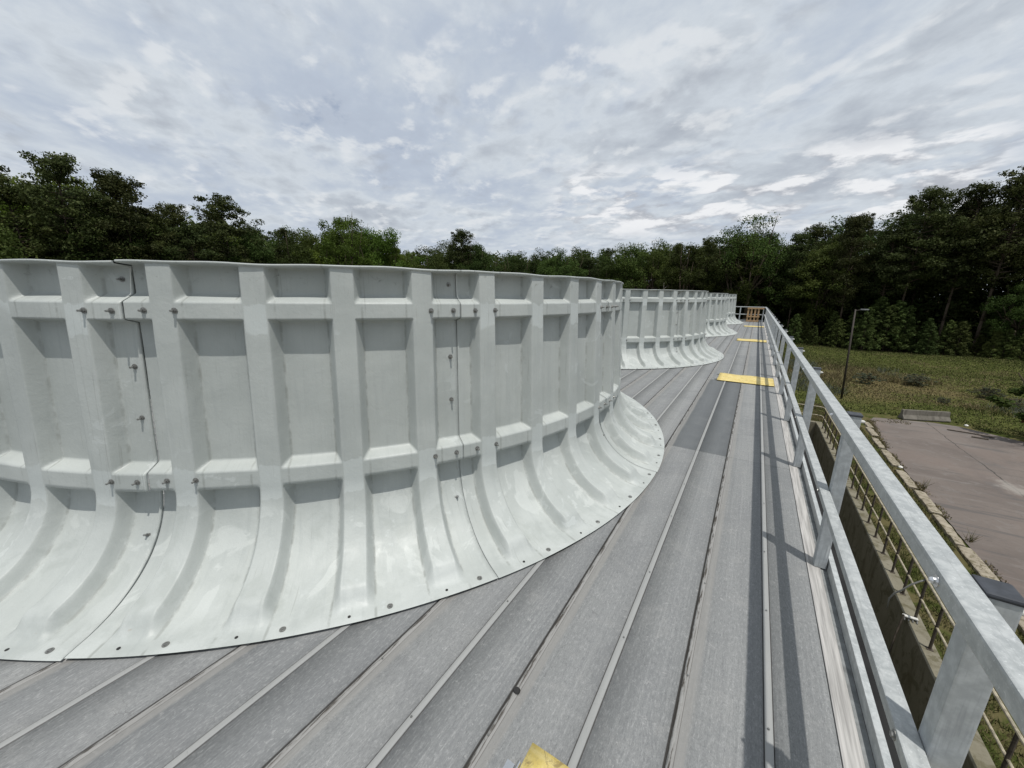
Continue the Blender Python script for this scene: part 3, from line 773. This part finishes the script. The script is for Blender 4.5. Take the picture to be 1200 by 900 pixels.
# ------------------------------------------------------------------ grass, debris
def blades(name, pts, h, w, cols, lean=.5):
    """pts (n,3), h (n), w (n), cols (n,3): one bent triangle pair per point"""
    n = len(pts); a = RNG.uniform(0, 2 * np.pi, n); dx, dy = np.cos(a), np.sin(a); le = RNG.uniform(.1, lean, n) * h; b = RNG.uniform(0, 2 * np.pi, n)
    p0 = pts + np.stack([dx * w / 2, dy * w / 2, 0 * h - .01], 1); p1 = pts - np.stack([dx * w / 2, dy * w / 2, 0 * h + .01], 1)
    tip = pts + np.stack([np.cos(b) * le, np.sin(b) * le, h], 1)
    V = np.stack([p0, p1, tip], 1).reshape(-1, 3); Fb = np.arange(3 * n).reshape(n, 3)
    C = np.repeat(np.concatenate([cols, np.ones((n, 1))], 1), 3, 0)
    return np_mesh(name, V, Fb, M['grass'], False, None, C)
def palette(n, mixw, cs):
    i = RNG.choice(len(cs), n, p=mixw); c = np.array(cs)[i]; return c * RNG.uniform(.82, 1.18, (n, 1))
GREEN, OLIVE, STRAW, BROWN, GREY, LIME = (.062, .074, .022), (.082, .086, .031), (.165, .138, .072), (.110, .088, .048), (.085, .095, .075), (.075, .110, .020)
def vnoise(x, y, s, seed):
    r_ = np.random.default_rng(seed); g = r_.random((64, 64)); u = x / s; v = y / s; i = np.floor(u).astype(int); j = np.floor(v).astype(int); fu = u - i; fv = v - j
    fu = fu * fu * (3 - 2 * fu); fv = fv * fv * (3 - 2 * fv); G = lambda a, b: g[a % 64, b % 64]
    return (G(i, j) * (1 - fu) + G(i + 1, j) * fu) * (1 - fv) + (G(i, j + 1) * (1 - fu) + G(i + 1, j + 1) * fu) * fv
def field_grass():
    P_ = []; Hs = []; Ws = []; Cs = []
    n = 130000; y = 38 + (RNG.random(n) ** 1.25) * 49; x = RNG.uniform(3.0, 44, n)
    keep = (x < 3 + (y * .52)) & ~((y < 39.2) & (x > 7.6) & (x < 14)); x, y = x[keep], y[keep]; n = len(x)
    nz = .6 * vnoise(x, y, 6, 1) + .4 * vnoise(x, y, 2.2, 2)
    dry = ((y > 45) & (y < 61) & (nz > .33)) | (nz > .76); tall = (y > 44) & (y < 62) & (vnoise(x, y, 3.5, 5) > .52)
    c = np.where(dry[:, None], palette(n, [.34, .40, .26], [STRAW, BROWN, OLIVE]), palette(n, [.52, .41, .07], [GREEN, OLIVE, STRAW]))
    gry = tall & (vnoise(x, y, 5, 9) > .55); c = np.where(gry[:, None], palette(n, [.6, .4], [GREY, OLIVE]), c)
    h = np.where(tall, RNG.uniform(.18, .55, n), RNG.uniform(.05, .17, n)); w = np.where(tall, .05, .07) * RNG.uniform(.6, 1.5, n) * (.6 + y / 110)
    z = ground_z(x, y) - .01
    return np.stack([x, y, z], 1), h, w, c
a = field_grass()
tag(link(bpy.data.objects.new('field_grass', blades('field_grass', *a, 1.5))), kind='stuff')
n = 70000; y = 4 + RNG.random(n) ** .9 * 36; x = RNG.uniform(4.24, 7.3, n)
nz = .55 * vnoise(x, y, 1.6, 21) + .45 * vnoise(x, y, .5, 22); k_ = nz > .33; x, y, nz = x[k_], y[k_], nz[k_]; n = len(x)
c = np.where((nz > .56)[:, None], palette(n, [.55, .3, .15], [STRAW, BROWN, OLIVE]), palette(n, [.42, .40, .18], [GREEN, OLIVE, STRAW]))
tag(link(bpy.data.objects.new('verge_grass', blades('verge_grass', np.stack([x, y, np.full(n, GZ - .03)], 1), RNG.uniform(.05, .16, n), RNG.uniform(.012, .03, n), c, 1.1))), kind='stuff')
n = 9000; y = RNG.uniform(10, 38.5, n); x = 7.62 + (np.maximum(0, y - 28) / 9) ** 2 * .6 + RNG.normal(0, .13, n) + (y > 36.5) * RNG.uniform(0, 2.5, n)
k_ = vnoise(x, y, 1.1, 31) > np.where(y > 17, .42, .6); x, y = x[k_], y[k_]; n = len(x)
tag(link(bpy.data.objects.new('leaf_litter', blades('leaf_litter', np.stack([x, y, np.full(n, GZ + .02)], 1), RNG.uniform(.02, .10, n), RNG.uniform(.02, .06, n), palette(n, [.4, .35, .25], [BROWN, STRAW, OLIVE]), 1.6))), kind='stuff')
def weed(x, y, h, label):
    pts = np.array([[x, y, GZ + .02]] * 26) + np.concatenate([RNG.normal(0, .05, (26, 2)), np.zeros((26, 1))], 1)
    me = blades('weed', pts, RNG.uniform(.4, 1, 26) * h, np.full(26, .022), palette(26, [.5, .5], [OLIVE, BROWN]), .9)
    o = link(bpy.data.objects.new('weed', me)); tag(o, label, 'weed')
weed(7.85, 24.4, .62, 'dry upright weed at the broken kerb, farther from the camera')
weed(7.86, 19.6, .55, 'twiggy weed leaning over the kerb onto the pad, nearer one')

# ------------------------------------------------------------------ small things on the ground
jb = [(-.30, 0), (.30, 0), (.30, .08), (.12, .34), (.085, .70), (-.085, .70), (-.12, .34), (-.30, .08)]
a_, b_ = Vector((10.24, 38.35, 0)), Vector((13.02, 39.5, 0)); d = b_ - a_
o = MB().prism(jb, -d.length / 2, d.length / 2).obj('jersey_barrier', M['barrier'], None, .02)
o.location = ((a_.x + b_.x) / 2, (a_.y + b_.y) / 2 + .25, GZ + .012); o.rotation_euler = (0, 0, math.atan2(d.y, d.x) - math.pi / 2)
tag(o, 'weathered grey concrete road barrier at the far edge of the pad', 'barrier')
tag(MB().path([(12.2, 36.9, GZ + .05), (13.3, 36.75, GZ + .05), (14.2, 36.4, GZ + .05)], .045, 8).obj('steel_bar', M['iron']), 'dark bar lying on the pad in front of the concrete barrier', 'bar')
tag(MB().path([(13.0, 35.8, GZ + .05), (13.7, 35.7, GZ + .05)], .06, 8).obj('wood_scrap', M['iron']), 'short dark scrap lying on the pad next to the longer bar', 'scrap')
bm = bmesh.new(); bmesh.ops.create_icosphere(bm, subdivisions=2, radius=.17)
for v in bm.verts: v.co *= 1 + .25 * math.sin(v.co.x * 31 + v.co.y * 17); v.co.z *= .7
me = bpy.data.meshes.new('rock'); bm.to_mesh(me); bm.free(); me.materials.append(M['white'])
for loc, sc, lb in (((13.75, 39.0, GZ + .03), .6, 'pale rock in the grass at the right end of the concrete barrier'), ((7.55, 26.6, GZ + .12), .55, 'small white stone lying on the broken kerb line')):
    o = link(bpy.data.objects.new('rock', me)); o.location = loc; o.scale = (sc,) * 3; tag(o, lb, 'rock')
lp = tag(empty('street_lamp', (7.43, 43.05, GZ)), 'tall dark street lamp pole with a flat lamp head by the field', 'street lamp')
top = Vector((-.35, .1, 7.85))
MB().tube((0, 0, -.05), top, .085, .055, 12).obj('pole', M['pole'], lp, 0, True)
MB().tube(top - Vector((.02, 0, .12)), top + Vector((.36, 0, -.02)), .035, .03, 8).obj('arm', M['pole'], lp)
MB().box(-.1, .42, -.14, .14, -.05, .05).obj('lamp_head', M['casing'], lp, .02, False, top + Vector((.42, 0, 0)))
hy = tag(empty('marker_post', (17.75, 42.6, GZ)), 'small dull red post under the bush at the right edge of the pad', 'post')
MB().tube((0, 0, -.05), (0, 0, .55), .14, .12, 12).obj('barrel', M['red'], hy, 0, True)
MB().tube((0, 0, .55), (0, 0, .70), .16, .06, 12).obj('bonnet', M['red'], hy, 0, True)

# ------------------------------------------------------------------ trees
def cards(centers, radii, per, size, flat=.75, rng=RNG, tone=None, droop=0):
    """leaf quads filling ellipsoidal clumps; returns V, F, tone"""
    n = len(centers) * per; c = np.repeat(centers, per, 0); r = np.repeat(radii, per, 0)
    d = rng.normal(size=(n, 3)); d /= np.linalg.norm(d, axis=1)[:, None]
    rad = rng.random(n) ** .45
    p = c + d * (rad * r)[:, None] * np.array([1, 1, flat])
    # frame: card normals biased outward/upward
    nn = d * .7 + rng.normal(size=(n, 3)) * .6 + np.array([0, 0, .35]); nn /= np.linalg.norm(nn, axis=1)[:, None]
    t1 = np.cross(nn, rng.normal(size=(n, 3))); t1 /= np.linalg.norm(t1, axis=1)[:, None]; t2 = np.cross(nn, t1)
    s = size * rng.uniform(.55, 1.35, n); s2 = s * rng.uniform(.35, .8, n)
    V = np.stack([p - t1 * s[:, None], p + t2 * s2[:, None], p + t1 * s[:, None], p - t2 * s2[:, None]], 1).reshape(-1, 3)
    Fq = np.arange(4 * n).reshape(n, 4)
    tn = np.repeat(rng.random(len(centers)), per) * .6 + rng.random(n) * .4
    tip = (rng.random(n) < .16).astype(float) * rng.random(n)
    col = np.stack([tn, tip, 0 * tn, np.ones(n)], 1)
    return V, Fq, np.repeat(col, 4, 0)
def pine(h, seed, bare=.42, spread=.19, npf=54, per=330, card=.155):
    r = np.random.default_rng(seed); tr = MB(); ptsx = []
    bend = r.normal(0, .25, 2); N = 9
    path = [Vector((bend[0] * (k / N) ** 2 * 2, bend[1] * (k / N) ** 2 * 2, h * .97 * k / N - .2 * (k == 0))) for k in range(N + 1)]
    rad = [h * .0075 * (1 - .8 * k / N) + .02 for k in range(N + 1)]
    tr.path(path, rad, 8)
    C = []; Rr = []
    for i in range(npf):
        t = bare + (1 - bare) * (i + r.random()) / npf
        k = min(N - 1, int(t * N)); base = path[k].lerp(path[k + 1], t * N - k)
        shape = math.sin(math.pi * min(1, ((t - bare) / (1 - bare)) * .82 + .16)) ** .7
        L_ = h * spread * shape * r.uniform(.45, 1.15)
        a = i * 2.4 + r.normal(0, .5); el = r.uniform(-.05, .45) + .5 * (t > .85)
        e = base + Vector((math.cos(a) * math.cos(el), math.sin(a) * math.cos(el), math.sin(el))) * L_
        tr.tube(base, e, .05 + .004 * h * (1 - t), .02, 5, False)
        C.append(e); Rr.append(h * r.uniform(.042, .072))
        if L_ > h * .10:
            C.append(base.lerp(e, .58) + Vector((0, 0, .2))); Rr.append(h * r.uniform(.03, .05))
        for _ in range(2):
            C.append(e + Vector((*r.normal(0, h * .035, 2), r.normal(0, h * .018)))); Rr.append(h * r.uniform(.02, .042))
    C.append(path[-1]); Rr.append(h * .04)
    for k in range(3):                                     # dead snags on the bare trunk
        t = r.uniform(.2, bare); a = r.uniform(0, 6.3); b = Vector((0, 0, h * t)); tr.tube(b, b + Vector((math.cos(a), math.sin(a), .1)) * r.uniform(.6, 1.6), .035, .012, 4, False)
    C = np.array([tuple(c) for c in C]); V, Fq, col = cards(C, np.array(Rr), per * npf // len(C) + 1, card, .62, r)
    return tr.mesh('trunk', M['bark'], 0, True), (V, Fq, col)
def broadleaf(h, seed, wide=.27, low=.22, npf=92, per=230, card=.155, bark='bark', open_=0):
    r = np.random.default_rng(seed); tr = MB()
    fork = h * r.uniform(.25, .38); tr.path([(0, 0, -.2), (r.normal(0, .1), r.normal(0, .1), fork * .5), (r.normal(0, .2), r.normal(0, .2), fork)], [h * .016, h * .0135, h * .012], 8)
    C = []; Rr = []; limbs = []
    top = Vector((0, 0, fork))
    nl = 7
    for i in range(nl):
        a = i * 2 * math.pi / nl + r.normal(0, .4); out = h * wide * r.uniform(.35, .95); up = h * r.uniform(.55, .93) if i else h * .95
        e = Vector((math.cos(a) * out, math.sin(a) * out, up)); m = top.lerp(e, .5) + Vector((math.cos(a), math.sin(a), 0)) * out * .15
        tr.path([top, m, e], [h * .008, h * .005, .02], 6); limbs.append((m, e))
    c0 = h * (low + 1) / 2 + h * .04; rz_ = h * (1 - low) / 2 * .93
    for i in range(npf):
        d = r.normal(size=3); d /= np.linalg.norm(d); q = r.random() ** .42
        lump = 1 + .16 * math.sin(3 * math.atan2(d[1], d[0]) + seed) + .10 * math.sin(5 * d[2] + seed * 2)
        taper = 1 - .25 * max(0, d[2]) 
        x, y_, z = d[0] * q * wide * h * lump * taper, d[1] * q * wide * h * lump * taper, c0 + d[2] * q * rz_ * (.95 + .07 * math.sin(seed + 4 * d[0]))
        if open_ and z > h * .8 and r.random() < open_: continue
        C.append((x, y_, min(z, h * .97))); Rr.append(h * r.uniform(.045, .085))
        if i % 3 == 0:
            m, e = limbs[int(r.integers(nl))]; tr.tube(m, Vector(C[-1]), .05, .015, 4, False)
    V, Fq, col = cards(np.array(C), np.array(Rr), per, card, .78, r)
    return tr.mesh('trunk', M[bark], 0, True), (V, Fq, col)
def youngpine(h, seed):
    r = np.random.default_rng(seed); tr = MB().tube((0, 0, -.1), (0, 0, h * .97), h * .014, .01, 7); C = []; Rr = []
    for i in range(64):
        t = .04 + .94 * (i + r.random()) / 64; L_ = h * .30 * (1 - t) ** .75 * r.uniform(.5, 1.15) + .05; a = i * 2.4 + r.normal(0, .3)
        e = Vector((math.cos(a) * L_, math.sin(a) * L_, h * t + L_ * .35)); tr.tube((0, 0, h * t), e, .02, .008, 4, False)
        C.append(tuple(e)); Rr.append(h * r.uniform(.03, .055) * (1.25 - t * .6)); C.append((e.x * .55, e.y * .55, h * t + L_ * .18)); Rr.append(h * .05 * (1.2 - t * .6))
    V, Fq, col = cards(np.array(C), np.array(Rr), 60, .115, .8, r)
    return tr.mesh('trunk', M['bark'], 0, True), (V, Fq, col)
def proto(pair, mat):
    tr, (V, Fq, col) = pair
    return tr, np_mesh('crown', V, Fq, M[mat], False, None, col)
PINES = [proto(pine(26, 100 + i, bare=(.40, .48, .34, .44)[i], spread=(.145, .16, .13, .17)[i]), 'pine') for i in range(4)]
PINE_ROUND = proto(pine(26, 140, bare=.42, spread=.155, npf=58), 'pine')
BROADS = [proto(broadleaf(22, 200 + i, wide=(.25, .29, .23, .27)[i], low=.12), 'broad') for i in range(4)]
FRESH = [proto(broadleaf(22, 230 + i, wide=(.27, .24)[i], low=.10), 'fresh') for i in range(2)]
SPARSE = proto(broadleaf(24, 260, wide=.24, low=.45, npf=60, per=110, open_=.4), 'broad')
YOUNG = [proto(youngpine(8, 300 + i), 'young') for i in range(3)]
GREY_BUSH = proto(broadleaf(4, 322, wide=.5, low=.02, npf=70, per=80, card=.08), 'sage')
DARK_BUSH = proto(broadleaf(4, 321, wide=.5, low=.05, npf=60, per=90, card=.10), 'broad')
BUSH = proto(broadleaf(4, 320, wide=.5, low=.05, npf=60, per=90, card=.10), 'fresh')
BASEH = {}
def plant(name, pr_, x, y, h, h0, rz, label, cat, group, wscale=1.0, z=None):
    t = empty(name, (x, y, (GZ - .05) if z is None else z), rz); s = h / h0; t.scale = (s * wscale, s * wscale, s)
    link(bpy.data.objects.new('trunk', pr_[0]), t); link(bpy.data.objects.new('crown', pr_[1]), t)
    return tag(t, label, cat, group)
sky_az = [-95, -83.3, -80.7, -78.5, -75.9, -74, -72.3, -70, -67.8, -64.9, -62, -59.5, -55.3, -51.2, -46.9, -43.5, -39.8, -37, -32.6, -26, -20.6, -15, -9.6, -4.7, -1.2, 2.3, 5, 7.4, 11.3, 12.8, 14.5, 16, 18.3, 22, 30]
sky_tn = [.19, .190, .209, .195, .196, .17, .177, .165, .181, .142, .140, .145, .181, .159, .122, .130, .154, .13, .119, .125, .133, .138, .142, .150, .167, .146, .155, .163, .161, .187, .172, .181, .191, .20, .20]
def sky_h(az, D): return np.interp(az, sky_az, sky_tn) * D + CAM_H - GZ
def row_dist(az): return float(np.interp(az, [-95, -70, -55, -30, -5, 5, 10, 20, 30], [74, 78, 88, 98, 96, 92, 90, 92, 98]))
rt = random.Random(77)
special = [(-80.7, 76, 'pine', 'rounded tall pine whose crown stands highest at the far left skyline', 'round'), (-75.9, 77, 'pine', 'tall dark pine second from the left edge, gaps showing in its crown', 'round'),
           (-67.8, 79, 'pine', 'thin-topped pine where the left woods step down to the centre', 'p'), (-55.3, 86, 'fresh', 'bright green broadleaf tree rising above the first fan cylinder', 'f0'), (-51.4, 88, 'fresh', 'lower bright green tree just right of the tallest bright one', 'f1'),
           (-39.8, 97, 'pine', 'dark rounded pine poking above the level woods near the middle', 'round'), (-1.2, 92, 'broad', 'sparse-topped tree with bare twigs above the far end of the deck', 'sparse'),
           (12.8, 90, 'pine', 'tall pine with clumped crown standing above the woods on the right', 'round'), (18.4, 91, 'pine', 'tallest dark pine at the right edge of the photo', 'p'), (16.0, 92, 'pine', 'broad dark pine just left of the right-edge pine', 'p')]
def put_tree(az, D, kind, label, sub, hmul=1.0, group=None):
    x, y = D * math.sin(R(az)), D * math.cos(R(az)); h = float(sky_h(az, D)) * hmul
    if kind == 'pine':
        pr_ = PINE_ROUND if sub == 'round' else PINES[rt.randrange(4)]; h0 = 26
    elif kind == 'fresh': pr_ = FRESH[int(sub[1]) if sub and sub[0] == 'f' else rt.randrange(2)]; h0 = 22
    elif sub == 'sparse': pr_ = SPARSE; h0 = 24
    else: pr_ = BROADS[rt.randrange(4)]; h0 = 22
    nm = {'pine': 'pine_tree', 'fresh': 'broadleaf_tree', 'broad': 'broadleaf_tree'}[kind]
    return plant(nm, pr_, x, y, h, h0, rt.uniform(0, 6.28), label, 'tree', group, rt.uniform(.78, .95) if kind == 'pine' and az > 3 and not sub else rt.uniform(.92, 1.15))
for az, D, kind, lb, sub in special: put_tree(az, D, kind, lb, sub, 1.0 if sub != 'sparse' else 1.03, 'trees of the surrounding woods')
zones = {('L', 'pine'): 'dark pine in the tall woods behind the left end of the first fan cylinder', ('L', 'broad'): 'leafy tree tucked among the pines of the left-hand woods', ('L', 'fresh'): 'light green leafy tree low among the left-hand pines',
         ('C', 'pine'): 'dark pine within the even tree line behind the fan cylinders', ('C', 'broad'): 'dark leafy tree in the even tree line behind the fan cylinders', ('C', 'fresh'): 'fresh green leafy tree in the tree line behind the first cylinder',
         ('R', 'pine'): 'tall dark pine with bare lower trunk in the woods beyond the field', ('R', 'broad'): 'dark leafy tree in the woods beyond the guardrail'}
taken = [s[0] for s in special]
for row, (dd, step, hm) in enumerate(((0, 3.1, (.80, .97)), (7, 3.3, (.80, .97)), (14, 3.6, (.86, .98)))):
    az = -93 + row * 1.1
    while az < 27:
        a = az + rt.uniform(-.7, .7); D = row_dist(a) + dd + rt.uniform(-2, 2); az += step * (.72 if a > 4 else 1)
        if row == 0 and min(abs(a - q) for q in taken) < 1.2: continue
        u = rt.random()
        zone = 'L' if a < -62 else 'C' if a < 3 else 'R'
        if zone == 'L': kind = 'pine' if u < .62 else 'broad' if u < .9 else 'fresh'
        elif a < -45: kind = 'fresh' if u < .6 else 'broad'
        elif zone == 'C': kind = 'pine' if u < .12 else 'broad'
        else: kind = 'pine' if u < .78 else 'broad'
        put_tree(a, D, kind, zones[(zone, kind)], '', rt.uniform(*hm), 'trees of the surrounding woods')
# pale dead trunk in front of the woods
dt = tag(empty('dead_tree', (90 * math.sin(R(-11.2)), 90 * math.cos(R(-11.2)), GZ)), 'thin pale bare trunk standing in front of the dark tree line', 'tree')
mb = MB().path([(0, 0, -.2), (.1, 0, 6), (-.1, .1, 11.5)], [.16, .12, .05], 7)
for z, a, L_ in ((7.5, .3, 1.4), (9, 3.2, 1.2), (10.2, .8, 1.0)): mb.tube((0, 0, z), (math.cos(a) * L_, math.sin(a) * L_, z + L_ * .7), .05, .015, 5)
mb.obj('trunk', M['palebark'], dt)
# young pines along the field edge
for i in range(27):
    a = 4.2 + i * .72 + rt.uniform(-.3, .3); D = 85.5 + rt.uniform(-1.5, 3.5) + (i % 3) * 1.6
    h = rt.uniform(3.6, 7.0) + 3.6 * math.exp(-((a - 11.5) / 3.2) ** 2) * rt.uniform(.4, 1); s_ = YOUNG[rt.randrange(3)]
    x, y = D * math.sin(R(a)), D * math.cos(R(a))
    plant('young_pine', s_, x, y, h, 8, rt.uniform(0, 6.28), 'bushy young pine at the far edge of the field, in front of the tall woods', 'tree', 'young pines along the field edge', rt.uniform(.95, 1.2))
plant('broadleaf_tree', BROADS[1], 31.6, 84, 12.5, 22, 1.0, 'bright leafy tree half cut by the right edge, beside the young pines', 'tree', None, 1.0)
plant('bush', DARK_BUSH, 16.9, 36.4, 5.0, 4, .4, 'dark leafy bush at the right edge shading a corner of the pad', 'bush', None, 1.22)
plant('bush', BUSH, 20.8, 46.5, 2.6, 4, 2.2, 'low yellow-green bush in the dry field near the right edge', 'bush', None, 1.25, GZ)
for i, (x, y, h, lb) in enumerate([(10.6, 51.5, 1.3, 'low grey-green shrub in the dry field right of the lamp pole'), (14.8, 54, 1.4, 'low shrub in the middle of the dry field behind the barrier'), (18.6, 51, 1.2, 'low shrub in the dry grass near the right side of the field'), (14.6, 46.5, .6, 'small green clump of weeds behind the concrete barrier')]):
    plant('shrub', GREY_BUSH, x, y, h, 4, i * 1.3, lb, 'shrub', 'low shrubs in the dry field', 1.9, float(ground_z(x, y)) - .1)
# the depth of the wood behind the counted trees
def woodland():
    n = 2300; az = RNG.uniform(-97, 31, n); D = np.interp(az, [-95, -70, -55, -30, -5, 5, 10, 20, 30], [74, 78, 88, 98, 96, 92, 90, 92, 98]) + RNG.uniform(10, 26, n)
    hh = sky_h(az, D); z = GZ + hh * RNG.random(n) ** 1.1 * .80
    C = np.stack([D * np.sin(np.radians(az)), D * np.cos(np.radians(az)), z], 1)
    V, Fq, col = cards(C, RNG.uniform(1.5, 3.0, n), 70, .5, .8)
    return np_mesh('woodland', V, Fq, M['pine'], False, None, col)
tag(link(bpy.data.objects.new('woodland', woodland())), 'dark depth of the wood behind the front trees', None, None, 'stuff')
def understory():
    n = 3400; az = RNG.uniform(-97, 31, n); D = np.interp(az, [-95, -70, -55, -30, -5, 5, 10, 20, 30], [74, 78, 88, 98, 96, 92, 90, 92, 98]) + RNG.uniform(4, 18, n)
    z = GZ + .3 + 11.0 * RNG.random(n) ** 1.1; C = np.stack([D * np.sin(np.radians(az)), D * np.cos(np.radians(az)), z], 1)
    V, Fq, col = cards(C, RNG.uniform(.9, 2.0, n), 60, .30, .8)
    return np_mesh('undergrowth', V, Fq, M['pine'], False, None, col)
tag(link(bpy.data.objects.new('undergrowth', understory())), 'low undergrowth at the foot of the woods', None, None, 'stuff')
